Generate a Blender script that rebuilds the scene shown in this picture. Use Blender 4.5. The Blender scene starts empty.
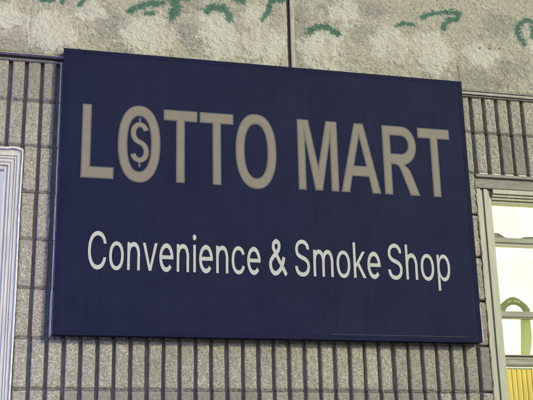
import bpy, bmesh, math, random
from mathutils import Vector, noise
random.seed(7)
R = math.radians
scene = bpy.context.scene
COL = scene.collection
HALO, THIN = .0036, 0
GLYPHS = {
    'C': (0.5101,[[0.267,-0.007,0.246,-0.006,0.225,-0.003,0.205,0.001,0.186,0.007,0.168,0.015,0.15,0.025,0.134,0.036,0.119,0.049,0.104,0.063,0.092,0.079,0.08,0.096,0.07,0.115,0.061,0.135,0.053,0.157,0.048,0.179,0.044,0.203,0.041,0.228,0.04,0.254,0.041,0.28,0.044,0.305,0.048,0.329,0.053,0.352,0.061,0.373,0.07,0.393,0.08,0.412,0.092,0.429,0.104,0.445,0.119,0.459,0.134,0.472,0.15,0.484,0.168,0.493,0.186,0.501,0.205,0.508,0.225,0.512,0.246,0.515,0.267,0.516,0.28,0.515,0.293,0.514,0.305,0.513,0.317,0.511,0.329,0.508,0.34,0.504,0.351,0.5,0.362,0.496,0.373,0.49,0.383,0.485,0.393,0.478,0.402,0.471,0.411,0.464,0.419,0.456,0.427,0.447,0.435,0.438,0.441,0.428,0.448,0.418,0.454,0.408,0.459,0.397,0.463,0.385,0.467,0.373,0.47,0.361,0.473,0.348,0.408,0.348,0.406,0.357,0.404,0.365,0.401,0.373,0.397,0.38,0.394,0.388,0.389,0.395,0.385,0.401,0.38,0.407,0.375,0.413,0.369,0.418,0.363,0.424,0.357,0.428,0.351,0.433,0.344,0.437,0.337,0.44,0.33,0.444,0.323,0.446,0.315,0.449,0.308,0.451,0.3,0.453,0.292,0.454,0.284,0.455,0.276,0.456,0.267,0.456,0.252,0.455,0.237,0.453,0.223,0.45,0.209,0.445,0.196,0.439,0.184,0.432,0.172,0.424,0.161,0.414,0.15,0.403,0.141,0.391,0.133,0.378,0.125,0.364,0.118,0.348,0.113,0.332,0.109,0.314,0.106,0.295,0.104,0.275,0.103,0.254,0.104,0.233,0.106,0.213,0.109,0.194,0.113,0.177,0.119,0.16,0.125,0.145,0.133,0.13,0.141,0.117,0.151,0.105,0.161,0.094,0.172,0.085,0.184,0.076,0.196,0.069,0.21,0.063,0.223,0.059,0.237,0.056,0.252,0.054,0.267,0.053,0.276,0.053,0.284,0.054,0.292,0.055,0.3,0.056,0.308,0.058,0.315,0.06,0.323,0.062,0.33,0.065,0.337,0.069,0.344,0.072,0.351,0.076,0.357,0.081,0.363,0.085,0.369,0.09,0.375,0.096,0.38,0.102,0.385,0.108,0.389,0.114,0.394,0.121,0.397,0.128,0.401,0.136,0.404,0.144,0.406,0.152,0.408,0.16,0.473,0.16,0.47,0.148,0.467,0.135,0.463,0.124,0.459,0.112,0.454,0.101,0.448,0.091,0.442,0.081,0.435,0.071,0.428,0.062,0.42,0.053,0.411,0.045,0.402,0.038,0.393,0.031,0.383,0.024,0.373,0.019,0.363,0.013,0.352,0.009,0.341,0.005,0.329,0.001,0.317,-0.002,0.305,-0.004,0.293,-0.006,0.28,-0.007]]),
    'o': (0.4152,[[0.207,-0.008,0.19,-0.008,0.174,-0.005,0.159,-0.002,0.144,0.003,0.13,0.009,0.117,0.016,0.104,0.025,0.093,0.035,0.082,0.046,0.072,0.058,0.064,0.071,0.056,0.085,0.049,0.1,0.044,0.116,0.04,0.133,0.037,0.15,0.035,0.168,0.034,0.187,0.035,0.207,0.037,0.225,0.04,0.243,0.044,0.26,0.049,0.276,0.056,0.291,0.064,0.305,0.072,0.318,0.082,0.33,0.093,0.341,0.104,0.351,0.117,0.36,0.13,0.367,0.144,0.374,0.159,0.378,0.174,0.382,0.19,0.384,0.207,0.384,0.224,0.384,0.241,0.382,0.256,0.378,0.271,0.374,0.285,0.367,0.299,0.36,0.311,0.351,0.323,0.341,0.333,0.33,0.343,0.318,0.352,0.305,0.359,0.291,0.366,0.276,0.371,0.26,0.376,0.243,0.379,0.225,0.38,0.207,0.381,0.187,0.38,0.168,0.379,0.15,0.376,0.133,0.371,0.116,0.366,0.1,0.359,0.085,0.352,0.071,0.343,0.058,0.333,0.046,0.323,0.035,0.311,0.025,0.299,0.016,0.285,0.009,0.271,0.003,0.256,-0.002,0.241,-0.005,0.224,-0.008],[0.207,0.046,0.22,0.047,0.231,0.049,0.242,0.051,0.252,0.055,0.262,0.06,0.27,0.066,0.278,0.073,0.285,0.08,0.292,0.089,0.298,0.097,0.303,0.107,0.307,0.117,0.311,0.128,0.314,0.139,0.316,0.151,0.318,0.163,0.319,0.175,0.319,0.187,0.319,0.2,0.318,0.212,0.316,0.224,0.314,0.236,0.311,0.247,0.307,0.258,0.303,0.269,0.298,0.278,0.292,0.287,0.285,0.296,0.278,0.303,0.27,0.31,0.262,0.316,0.252,0.321,0.242,0.325,0.231,0.328,0.22,0.329,0.207,0.33,0.195,0.329,0.184,0.328,0.173,0.325,0.163,0.321,0.154,0.316,0.145,0.31,0.137,0.303,0.13,0.296,0.124,0.287,0.118,0.278,0.113,0.269,0.108,0.258,0.105,0.247,0.102,0.236,0.099,0.224,0.098,0.212,0.097,0.2,0.096,0.187,0.097,0.175,0.098,0.163,0.099,0.151,0.102,0.139,0.105,0.128,0.108,0.117,0.113,0.107,0.118,0.097,0.124,0.089,0.13,0.08,0.137,0.073,0.145,0.066,0.154,0.06,0.163,0.055,0.173,0.051,0.184,0.049,0.195,0.047]]),
    'n': (0.4097,[[0.114,0.227,0.114,0.0,0.053,0.0,0.053,0.379,0.112,0.379,0.112,0.287,0.102,0.287,0.109,0.304,0.116,0.319,0.124,0.332,0.132,0.344,0.142,0.354,0.152,0.362,0.163,0.369,0.175,0.374,0.187,0.379,0.2,0.382,0.213,0.384,0.227,0.384,0.24,0.384,0.252,0.383,0.264,0.38,0.275,0.377,0.285,0.373,0.295,0.369,0.304,0.363,0.313,0.356,0.321,0.349,0.328,0.34,0.335,0.331,0.341,0.321,0.346,0.31,0.35,0.298,0.353,0.285,0.355,0.271,0.357,0.256,0.357,0.24,0.357,0.0,0.296,0.0,0.296,0.235,0.295,0.249,0.293,0.263,0.29,0.275,0.286,0.286,0.28,0.296,0.273,0.304,0.265,0.312,0.256,0.318,0.246,0.323,0.235,0.326,0.223,0.328,0.21,0.329,0.201,0.329,0.192,0.328,0.184,0.326,0.176,0.324,0.168,0.321,0.161,0.317,0.154,0.313,0.147,0.308,0.141,0.303,0.136,0.297,0.131,0.29,0.126,0.283,0.122,0.275,0.119,0.266,0.117,0.257,0.115,0.248,0.114,0.237]]),
    'v': (0.3892,[[0.163,0.0,0.017,0.379,0.084,0.379,0.165,0.155,0.169,0.144,0.173,0.132,0.177,0.121,0.18,0.11,0.184,0.098,0.187,0.087,0.19,0.076,0.193,0.064,0.196,0.053,0.199,0.042,0.202,0.032,0.206,0.021,0.184,0.021,0.187,0.032,0.191,0.042,0.194,0.053,0.197,0.064,0.2,0.076,0.203,0.087,0.206,0.098,0.209,0.11,0.213,0.121,0.216,0.132,0.22,0.144,0.224,0.155,0.305,0.379,0.371,0.379,0.226,0.0]]),
    'i': (0.1666,[[0.053,0.0,0.053,0.379,0.114,0.379,0.114,0.0],[0.084,0.443,0.078,0.443,0.073,0.444,0.067,0.446,0.063,0.448,0.058,0.451,0.054,0.455,0.05,0.459,0.047,0.463,0.044,0.468,0.043,0.472,0.042,0.478,0.041,0.483,0.042,0.489,0.043,0.494,0.044,0.499,0.047,0.504,0.05,0.508,0.054,0.512,0.058,0.516,0.063,0.518,0.067,0.521,0.073,0.522,0.078,0.523,0.084,0.524,0.089,0.523,0.095,0.522,0.1,0.521,0.105,0.518,0.11,0.516,0.114,0.512,0.118,0.508,0.121,0.504,0.123,0.499,0.125,0.494,0.126,0.489,0.126,0.483,0.126,0.478,0.125,0.472,0.123,0.468,0.121,0.463,0.118,0.459,0.114,0.455,0.11,0.451,0.105,0.448,0.1,0.446,0.095,0.444,0.089,0.443]]),
    'c': (0.3957,[[0.207,-0.008,0.19,-0.008,0.174,-0.005,0.159,-0.002,0.144,0.003,0.13,0.009,0.117,0.016,0.104,0.025,0.093,0.035,0.082,0.046,0.072,0.058,0.064,0.071,0.056,0.085,0.049,0.1,0.044,0.116,0.04,0.133,0.037,0.15,0.035,0.168,0.034,0.187,0.035,0.207,0.037,0.225,0.04,0.243,0.044,0.26,0.049,0.276,0.056,0.291,0.064,0.305,0.072,0.318,0.082,0.33,0.093,0.341,0.104,0.351,0.117,0.36,0.13,0.367,0.144,0.374,0.159,0.378,0.174,0.382,0.19,0.384,0.207,0.384,0.216,0.384,0.226,0.384,0.234,0.383,0.243,0.381,0.252,0.379,0.26,0.377,0.268,0.374,0.276,0.371,0.284,0.368,0.291,0.364,0.298,0.36,0.305,0.356,0.312,0.351,0.318,0.346,0.324,0.341,0.33,0.335,0.335,0.328,0.34,0.322,0.345,0.315,0.349,0.308,0.353,0.301,0.356,0.293,0.359,0.285,0.362,0.277,0.303,0.262,0.301,0.267,0.3,0.272,0.298,0.276,0.295,0.281,0.293,0.285,0.29,0.289,0.287,0.293,0.284,0.297,0.281,0.301,0.278,0.304,0.274,0.308,0.27,0.311,0.266,0.314,0.261,0.316,0.257,0.319,0.252,0.321,0.247,0.323,0.242,0.325,0.237,0.326,0.231,0.328,0.226,0.329,0.22,0.329,0.214,0.33,0.207,0.33,0.195,0.329,0.184,0.328,0.173,0.325,0.163,0.321,0.154,0.316,0.145,0.31,0.137,0.303,0.13,0.296,0.124,0.287,0.118,0.278,0.113,0.269,0.108,0.258,0.105,0.247,0.102,0.236,0.099,0.224,0.098,0.212,0.097,0.2,0.096,0.187,0.097,0.175,0.098,0.163,0.099,0.151,0.102,0.139,0.105,0.128,0.108,0.117,0.113,0.107,0.118,0.097,0.124,0.089,0.13,0.08,0.137,0.073,0.145,0.066,0.154,0.06,0.163,0.055,0.173,0.051,0.184,0.049,0.195,0.047,0.207,0.046,0.214,0.047,0.22,0.047,0.226,0.048,0.232,0.049,0.237,0.05,0.243,0.052,0.248,0.053,0.253,0.055,0.258,0.058,0.262,0.06,0.267,0.063,0.271,0.066,0.275,0.069,0.279,0.073,0.282,0.076,0.285,0.08,0.289,0.084,0.292,0.089,0.294,0.093,0.297,0.098,0.299,0.102,0.301,0.107,0.303,0.112,0.304,0.117,0.363,0.102,0.36,0.094,0.357,0.086,0.354,0.078,0.35,0.07,0.346,0.063,0.341,0.056,0.336,0.05,0.331,0.043,0.325,0.037,0.319,0.032,0.313,0.026,0.306,0.021,0.299,0.017,0.292,0.012,0.285,0.009,0.277,0.005,0.269,0.002,0.261,-0.001,0.252,-0.003,0.244,-0.005,0.235,-0.006,0.226,-0.007,0.217,-0.008]]),
    'e': (0.4039,[[0.212,-0.008,0.194,-0.008,0.177,-0.005,0.161,-0.002,0.145,0.003,0.131,0.009,0.117,0.016,0.104,0.025,0.092,0.035,0.082,0.046,0.072,0.058,0.063,0.071,0.056,0.085,0.049,0.1,0.044,0.116,0.04,0.132,0.037,0.15,0.035,0.168,0.034,0.187,0.035,0.206,0.036,0.224,0.039,0.242,0.044,0.258,0.049,0.274,0.055,0.29,0.063,0.304,0.071,0.317,0.081,0.329,0.091,0.34,0.103,0.35,0.115,0.359,0.128,0.367,0.142,0.373,0.157,0.378,0.172,0.382,0.188,0.384,0.205,0.384,0.216,0.384,0.226,0.383,0.236,0.382,0.246,0.38,0.256,0.377,0.266,0.374,0.275,0.37,0.285,0.366,0.294,0.361,0.303,0.355,0.311,0.348,0.319,0.341,0.327,0.333,0.334,0.324,0.341,0.315,0.347,0.305,0.352,0.294,0.357,0.282,0.361,0.269,0.365,0.256,0.368,0.242,0.37,0.227,0.371,0.211,0.371,0.194,0.371,0.169,0.075,0.169,0.075,0.221,0.338,0.221,0.31,0.202,0.309,0.214,0.308,0.226,0.307,0.237,0.304,0.248,0.301,0.259,0.298,0.269,0.293,0.278,0.288,0.286,0.283,0.294,0.277,0.301,0.27,0.308,0.263,0.314,0.255,0.319,0.246,0.323,0.237,0.326,0.227,0.328,0.216,0.33,0.205,0.33,0.194,0.33,0.183,0.328,0.173,0.326,0.164,0.323,0.155,0.319,0.146,0.313,0.138,0.308,0.131,0.301,0.125,0.294,0.119,0.286,0.114,0.278,0.109,0.27,0.105,0.26,0.102,0.251,0.099,0.241,0.097,0.231,0.096,0.221,0.096,0.211,0.096,0.178,0.096,0.164,0.098,0.151,0.1,0.139,0.102,0.127,0.106,0.116,0.11,0.106,0.116,0.097,0.121,0.088,0.128,0.08,0.135,0.073,0.143,0.067,0.151,0.061,0.16,0.057,0.169,0.053,0.179,0.05,0.19,0.048,0.201,0.047,0.212,0.046,0.22,0.046,0.227,0.047,0.234,0.048,0.241,0.049,0.247,0.051,0.254,0.053,0.26,0.055,0.265,0.058,0.271,0.061,0.276,0.065,0.281,0.068,0.285,0.073,0.29,0.077,0.294,0.082,0.297,0.088,0.3,0.093,0.303,0.099,0.306,0.105,0.365,0.091,0.362,0.081,0.358,0.072,0.353,0.063,0.348,0.055,0.342,0.047,0.335,0.039,0.328,0.032,0.32,0.026,0.311,0.019,0.302,0.014,0.293,0.009,0.283,0.004,0.272,0.001,0.261,-0.003,0.249,-0.005,0.237,-0.007,0.225,-0.008]]),
    '&': (0.4476,[[0.197,-0.007,0.18,-0.006,0.165,-0.005,0.15,-0.002,0.136,0.001,0.123,0.006,0.11,0.012,0.099,0.018,0.088,0.026,0.078,0.034,0.069,0.042,0.061,0.052,0.054,0.062,0.048,0.073,0.043,0.084,0.039,0.096,0.036,0.108,0.035,0.12,0.034,0.133,0.035,0.144,0.036,0.154,0.037,0.163,0.04,0.173,0.043,0.181,0.047,0.189,0.052,0.197,0.058,0.205,0.063,0.213,0.07,0.22,0.077,0.227,0.085,0.235,0.093,0.242,0.101,0.249,0.111,0.256,0.12,0.264,0.13,0.271,0.14,0.279,0.216,0.335,0.219,0.338,0.223,0.34,0.226,0.343,0.23,0.346,0.233,0.349,0.237,0.352,0.24,0.356,0.243,0.359,0.246,0.363,0.249,0.367,0.252,0.371,0.255,0.375,0.257,0.379,0.259,0.384,0.26,0.389,0.261,0.394,0.262,0.399,0.262,0.405,0.261,0.413,0.26,0.42,0.258,0.427,0.255,0.434,0.25,0.44,0.245,0.445,0.24,0.45,0.233,0.454,0.226,0.457,0.219,0.459,0.21,0.46,0.201,0.461,0.195,0.461,0.189,0.46,0.184,0.459,0.178,0.457,0.173,0.455,0.168,0.453,0.163,0.45,0.159,0.447,0.155,0.444,0.151,0.44,0.148,0.436,0.145,0.431,0.143,0.426,0.141,0.421,0.139,0.416,0.138,0.411,0.137,0.405,0.137,0.399,0.137,0.393,0.138,0.386,0.139,0.38,0.141,0.375,0.143,0.369,0.145,0.363,0.148,0.357,0.152,0.352,0.155,0.346,0.159,0.34,0.164,0.334,0.169,0.327,0.174,0.321,0.179,0.314,0.185,0.307,0.191,0.3,0.197,0.292,0.204,0.284,0.438,0.0,0.364,0.0,0.171,0.231,0.121,0.293,0.114,0.301,0.108,0.31,0.102,0.319,0.096,0.327,0.092,0.336,0.087,0.344,0.084,0.352,0.081,0.361,0.078,0.37,0.077,0.379,0.076,0.389,0.075,0.398,0.076,0.409,0.077,0.42,0.079,0.43,0.082,0.44,0.086,0.449,0.091,0.458,0.096,0.467,0.102,0.474,0.109,0.481,0.117,0.488,0.125,0.494,0.134,0.499,0.144,0.503,0.154,0.507,0.165,0.51,0.176,0.512,0.188,0.513,0.2,0.513,0.212,0.513,0.224,0.512,0.235,0.51,0.246,0.507,0.256,0.503,0.266,0.499,0.274,0.494,0.283,0.488,0.29,0.482,0.297,0.475,0.303,0.467,0.308,0.459,0.313,0.451,0.317,0.442,0.32,0.433,0.322,0.424,0.323,0.414,0.324,0.404,0.323,0.397,0.323,0.389,0.322,0.382,0.32,0.375,0.318,0.368,0.315,0.362,0.312,0.355,0.309,0.349,0.305,0.342,0.301,0.336,0.296,0.331,0.291,0.325,0.286,0.319,0.281,0.314,0.275,0.308,0.269,0.303,0.263,0.298,0.256,0.293,0.154,0.217,0.144,0.21,0.135,0.202,0.128,0.195,0.121,0.188,0.115,0.181,0.11,0.174,0.106,0.168,0.103,0.161,0.1,0.154,0.098,0.146,0.097,0.139,0.097,0.131,0.097,0.123,0.098,0.115,0.1,0.108,0.102,0.101,0.105,0.094,0.109,0.087,0.114,0.081,0.118,0.076,0.124,0.07,0.13,0.066,0.136,0.061,0.143,0.057,0.151,0.054,0.158,0.051,0.166,0.049,0.175,0.048,0.184,0.047,0.193,0.046,0.203,0.047,0.213,0.048,0.223,0.05,0.232,0.052,0.242,0.055,0.251,0.059,0.26,0.064,0.269,0.069,0.278,0.075,0.286,0.081,0.294,0.088,0.301,0.095,0.308,0.103,0.315,0.112,0.321,0.121,0.327,0.131,0.332,0.141,0.336,0.151,0.34,0.162,0.343,0.174,0.346,0.186,0.348,0.198,0.349,0.211,0.349,0.224,0.408,0.224,0.407,0.209,0.406,0.194,0.405,0.18,0.403,0.167,0.4,0.155,0.397,0.144,0.393,0.133,0.389,0.124,0.385,0.115,0.38,0.107,0.376,0.099,0.371,0.092,0.366,0.086,0.361,0.08,0.357,0.075,0.353,0.07,0.349,0.066,0.345,0.062,0.333,0.047,0.324,0.038,0.315,0.03,0.305,0.023,0.294,0.017,0.283,0.012,0.271,0.007,0.259,0.003,0.246,-0.001,0.234,-0.003,0.221,-0.005,0.209,-0.006]]),
    'S': (0.4466,[[0.224,-0.009,0.206,-0.008,0.188,-0.007,0.172,-0.004,0.156,-0.001,0.142,0.004,0.128,0.009,0.114,0.016,0.102,0.023,0.091,0.031,0.081,0.04,0.072,0.05,0.064,0.06,0.057,0.071,0.051,0.083,0.046,0.096,0.042,0.109,0.04,0.122,0.038,0.137,0.104,0.137,0.106,0.127,0.108,0.118,0.11,0.11,0.114,0.102,0.118,0.095,0.123,0.088,0.129,0.082,0.136,0.076,0.142,0.071,0.15,0.066,0.158,0.062,0.166,0.059,0.175,0.056,0.185,0.053,0.194,0.052,0.204,0.05,0.214,0.049,0.224,0.049,0.235,0.049,0.246,0.05,0.257,0.052,0.267,0.054,0.277,0.057,0.286,0.06,0.295,0.064,0.303,0.069,0.311,0.074,0.317,0.079,0.324,0.085,0.329,0.092,0.334,0.099,0.338,0.106,0.341,0.114,0.344,0.122,0.345,0.13,0.346,0.139,0.345,0.147,0.344,0.154,0.342,0.161,0.34,0.168,0.336,0.174,0.332,0.179,0.327,0.184,0.322,0.189,0.316,0.193,0.31,0.197,0.303,0.201,0.296,0.205,0.288,0.208,0.28,0.211,0.272,0.214,0.263,0.217,0.254,0.22,0.245,0.222,0.184,0.239,0.163,0.246,0.145,0.253,0.128,0.26,0.112,0.269,0.098,0.279,0.086,0.289,0.076,0.301,0.067,0.313,0.06,0.326,0.056,0.341,0.053,0.356,0.052,0.372,0.053,0.387,0.054,0.4,0.058,0.413,0.062,0.425,0.068,0.437,0.075,0.448,0.083,0.458,0.092,0.468,0.102,0.476,0.113,0.484,0.125,0.491,0.138,0.498,0.151,0.503,0.165,0.508,0.18,0.511,0.195,0.514,0.211,0.515,0.227,0.516,0.244,0.515,0.259,0.514,0.275,0.511,0.289,0.508,0.303,0.503,0.316,0.498,0.329,0.491,0.34,0.484,0.351,0.476,0.36,0.468,0.369,0.459,0.377,0.449,0.384,0.438,0.39,0.427,0.394,0.415,0.398,0.403,0.4,0.391,0.401,0.378,0.337,0.378,0.335,0.39,0.332,0.402,0.326,0.412,0.32,0.421,0.312,0.43,0.302,0.437,0.291,0.444,0.28,0.449,0.267,0.453,0.254,0.456,0.24,0.458,0.225,0.459,0.214,0.458,0.204,0.457,0.194,0.456,0.185,0.454,0.176,0.451,0.167,0.448,0.159,0.444,0.152,0.44,0.145,0.435,0.139,0.43,0.134,0.424,0.129,0.418,0.125,0.412,0.121,0.405,0.118,0.398,0.117,0.391,0.115,0.383,0.115,0.376,0.115,0.367,0.117,0.359,0.119,0.352,0.122,0.345,0.126,0.339,0.131,0.334,0.136,0.328,0.142,0.324,0.148,0.319,0.155,0.315,0.162,0.311,0.169,0.308,0.177,0.305,0.184,0.302,0.191,0.3,0.198,0.297,0.205,0.295,0.212,0.293,0.264,0.279,0.272,0.277,0.279,0.275,0.287,0.272,0.295,0.27,0.303,0.267,0.312,0.264,0.32,0.26,0.328,0.256,0.336,0.252,0.344,0.248,0.351,0.243,0.359,0.238,0.366,0.232,0.372,0.226,0.379,0.22,0.384,0.213,0.39,0.205,0.395,0.198,0.399,0.189,0.402,0.18,0.405,0.171,0.407,0.161,0.408,0.15,0.408,0.139,0.408,0.125,0.406,0.112,0.403,0.099,0.399,0.087,0.393,0.075,0.386,0.064,0.379,0.053,0.37,0.043,0.36,0.034,0.349,0.025,0.337,0.017,0.323,0.011,0.309,0.005,0.294,-0.0,0.278,-0.004,0.261,-0.007,0.243,-0.008]]),
    'm': (0.6098,[[0.053,0.0,0.053,0.379,0.112,0.379,0.112,0.295,0.108,0.295,0.11,0.305,0.114,0.314,0.118,0.323,0.122,0.331,0.127,0.339,0.132,0.346,0.138,0.352,0.144,0.358,0.151,0.363,0.158,0.368,0.165,0.372,0.172,0.376,0.18,0.379,0.187,0.382,0.195,0.384,0.203,0.385,0.211,0.386,0.219,0.386,0.233,0.385,0.245,0.383,0.257,0.38,0.268,0.375,0.278,0.368,0.287,0.361,0.295,0.352,0.303,0.342,0.309,0.331,0.314,0.32,0.318,0.308,0.321,0.295,0.312,0.295,0.315,0.304,0.318,0.312,0.322,0.321,0.326,0.329,0.331,0.336,0.337,0.343,0.343,0.35,0.35,0.356,0.357,0.361,0.364,0.366,0.372,0.371,0.381,0.375,0.389,0.378,0.398,0.381,0.407,0.383,0.417,0.385,0.427,0.386,0.437,0.386,0.448,0.386,0.458,0.385,0.468,0.383,0.478,0.38,0.488,0.376,0.497,0.372,0.506,0.367,0.514,0.361,0.522,0.354,0.529,0.346,0.535,0.338,0.541,0.328,0.546,0.318,0.55,0.307,0.553,0.296,0.555,0.283,0.556,0.269,0.557,0.255,0.557,0.0,0.496,0.0,0.496,0.254,0.495,0.267,0.493,0.279,0.49,0.289,0.485,0.298,0.48,0.306,0.473,0.313,0.465,0.318,0.456,0.323,0.447,0.326,0.438,0.329,0.429,0.33,0.419,0.33,0.41,0.33,0.402,0.329,0.395,0.328,0.387,0.326,0.381,0.323,0.374,0.32,0.368,0.316,0.363,0.312,0.358,0.307,0.353,0.302,0.349,0.296,0.345,0.29,0.342,0.284,0.34,0.277,0.338,0.27,0.336,0.263,0.336,0.255,0.335,0.247,0.335,0.0,0.274,0.0,0.274,0.26,0.274,0.27,0.272,0.28,0.269,0.288,0.265,0.297,0.259,0.304,0.253,0.311,0.246,0.317,0.238,0.322,0.229,0.326,0.22,0.328,0.21,0.33,0.199,0.33,0.192,0.33,0.185,0.329,0.178,0.328,0.171,0.326,0.164,0.323,0.158,0.32,0.151,0.316,0.145,0.312,0.14,0.307,0.135,0.302,0.13,0.296,0.126,0.289,0.122,0.282,0.119,0.274,0.117,0.266,0.115,0.257,0.114,0.248,0.114,0.238,0.114,0.0]]),
    'k': (0.3807,[[0.11,0.137,0.11,0.212,0.121,0.212,0.284,0.379,0.36,0.379,0.184,0.199,0.177,0.199],[0.053,0.0,0.053,0.509,0.114,0.509,0.114,0.0],[0.294,0.0,0.148,0.186,0.191,0.229,0.372,0.0]]),
    'h': (0.41,[[0.114,0.227,0.114,0.0,0.053,0.0,0.053,0.509,0.114,0.509,0.114,0.287,0.102,0.287,0.109,0.304,0.116,0.319,0.124,0.332,0.132,0.344,0.142,0.354,0.152,0.362,0.163,0.369,0.175,0.374,0.187,0.379,0.2,0.382,0.213,0.384,0.227,0.384,0.24,0.384,0.252,0.383,0.264,0.38,0.275,0.377,0.285,0.373,0.295,0.369,0.305,0.363,0.313,0.356,0.321,0.349,0.328,0.34,0.335,0.331,0.341,0.321,0.346,0.31,0.35,0.298,0.353,0.285,0.355,0.271,0.357,0.256,0.357,0.24,0.357,0.0,0.296,0.0,0.296,0.235,0.295,0.249,0.293,0.263,0.29,0.275,0.286,0.286,0.28,0.296,0.273,0.304,0.265,0.312,0.256,0.318,0.246,0.323,0.235,0.326,0.223,0.328,0.21,0.329,0.201,0.329,0.192,0.328,0.184,0.326,0.176,0.324,0.168,0.321,0.161,0.317,0.154,0.313,0.147,0.308,0.141,0.303,0.136,0.297,0.131,0.29,0.126,0.283,0.122,0.275,0.119,0.266,0.117,0.257,0.115,0.248,0.114,0.237]]),
    'p': (0.4244,[[0.053,-0.143,0.053,0.379,0.112,0.379,0.112,0.319,0.118,0.319,0.121,0.323,0.123,0.327,0.126,0.331,0.13,0.336,0.133,0.341,0.137,0.346,0.142,0.351,0.147,0.355,0.152,0.36,0.158,0.364,0.164,0.369,0.171,0.373,0.179,0.376,0.188,0.379,0.197,0.381,0.207,0.383,0.218,0.384,0.229,0.384,0.245,0.384,0.259,0.382,0.274,0.378,0.287,0.374,0.3,0.368,0.313,0.361,0.325,0.352,0.335,0.342,0.345,0.332,0.354,0.32,0.362,0.307,0.37,0.293,0.376,0.277,0.381,0.261,0.385,0.245,0.388,0.227,0.39,0.208,0.39,0.189,0.39,0.169,0.388,0.151,0.385,0.133,0.381,0.116,0.376,0.1,0.37,0.084,0.363,0.07,0.355,0.057,0.346,0.045,0.336,0.034,0.325,0.025,0.313,0.016,0.301,0.009,0.288,0.003,0.274,-0.002,0.26,-0.006,0.245,-0.008,0.229,-0.008,0.218,-0.008,0.208,-0.007,0.198,-0.005,0.189,-0.003,0.18,0.0,0.173,0.004,0.166,0.008,0.159,0.012,0.153,0.017,0.147,0.021,0.142,0.026,0.138,0.031,0.134,0.036,0.13,0.041,0.127,0.046,0.124,0.05,0.121,0.055,0.118,0.059,0.114,0.059,0.114,-0.143],[0.22,0.047,0.232,0.047,0.242,0.049,0.253,0.051,0.262,0.055,0.271,0.06,0.279,0.066,0.287,0.072,0.294,0.08,0.301,0.088,0.306,0.097,0.311,0.106,0.316,0.117,0.32,0.128,0.323,0.139,0.325,0.151,0.327,0.163,0.328,0.176,0.328,0.189,0.328,0.203,0.327,0.215,0.325,0.227,0.323,0.239,0.32,0.25,0.316,0.261,0.312,0.271,0.307,0.281,0.301,0.29,0.295,0.298,0.287,0.305,0.28,0.311,0.271,0.317,0.262,0.322,0.253,0.325,0.243,0.328,0.232,0.329,0.22,0.33,0.209,0.329,0.198,0.328,0.188,0.325,0.178,0.322,0.169,0.317,0.161,0.312,0.154,0.306,0.147,0.299,0.14,0.291,0.134,0.282,0.129,0.273,0.125,0.263,0.121,0.252,0.118,0.241,0.116,0.229,0.114,0.216,0.113,0.203,0.113,0.189,0.113,0.176,0.114,0.162,0.116,0.15,0.118,0.138,0.121,0.126,0.125,0.115,0.13,0.105,0.135,0.095,0.14,0.086,0.147,0.078,0.154,0.071,0.162,0.065,0.17,0.059,0.179,0.055,0.188,0.051,0.198,0.049,0.209,0.047]]),
}

# 'k' drawn as one outline
GLYPHS['v'] = (0.3892, [[.017,.379,.083,.379,.194,.072,.305,.379,.371,.379,.226,0,.162,0]])
GLYPHS['k'] = (0.3807, [[.053,0,.053,.509,.114,.509,.114,.205,.284,.379,.36,.379,.2005,.216,.372,0,.294,0,.1543,.178,.114,.141,.114,0]])

# ------------------------------------------------------------------ helpers
def finish(name, me, mats, parent=None, smooth=False):
    o = bpy.data.objects.new(name, me)
    COL.objects.link(o)
    for m in (mats if isinstance(mats, (list, tuple)) else [mats]):
        me.materials.append(m)
    if parent: o.parent = parent
    if smooth:
        for p in me.polygons: p.use_smooth = True
    return o

def empty(name, loc, label=None, cat=None, group=None):
    o = bpy.data.objects.new(name, None)
    COL.objects.link(o); o.location = loc
    o.empty_display_size = .1
    return tag(o, label, cat, group)

def tag(o, label=None, cat=None, group=None, kind=None):
    if label: o['label'] = label
    if cat: o['category'] = cat
    if group: o['group'] = group
    if kind: o['kind'] = kind
    return o

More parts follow.
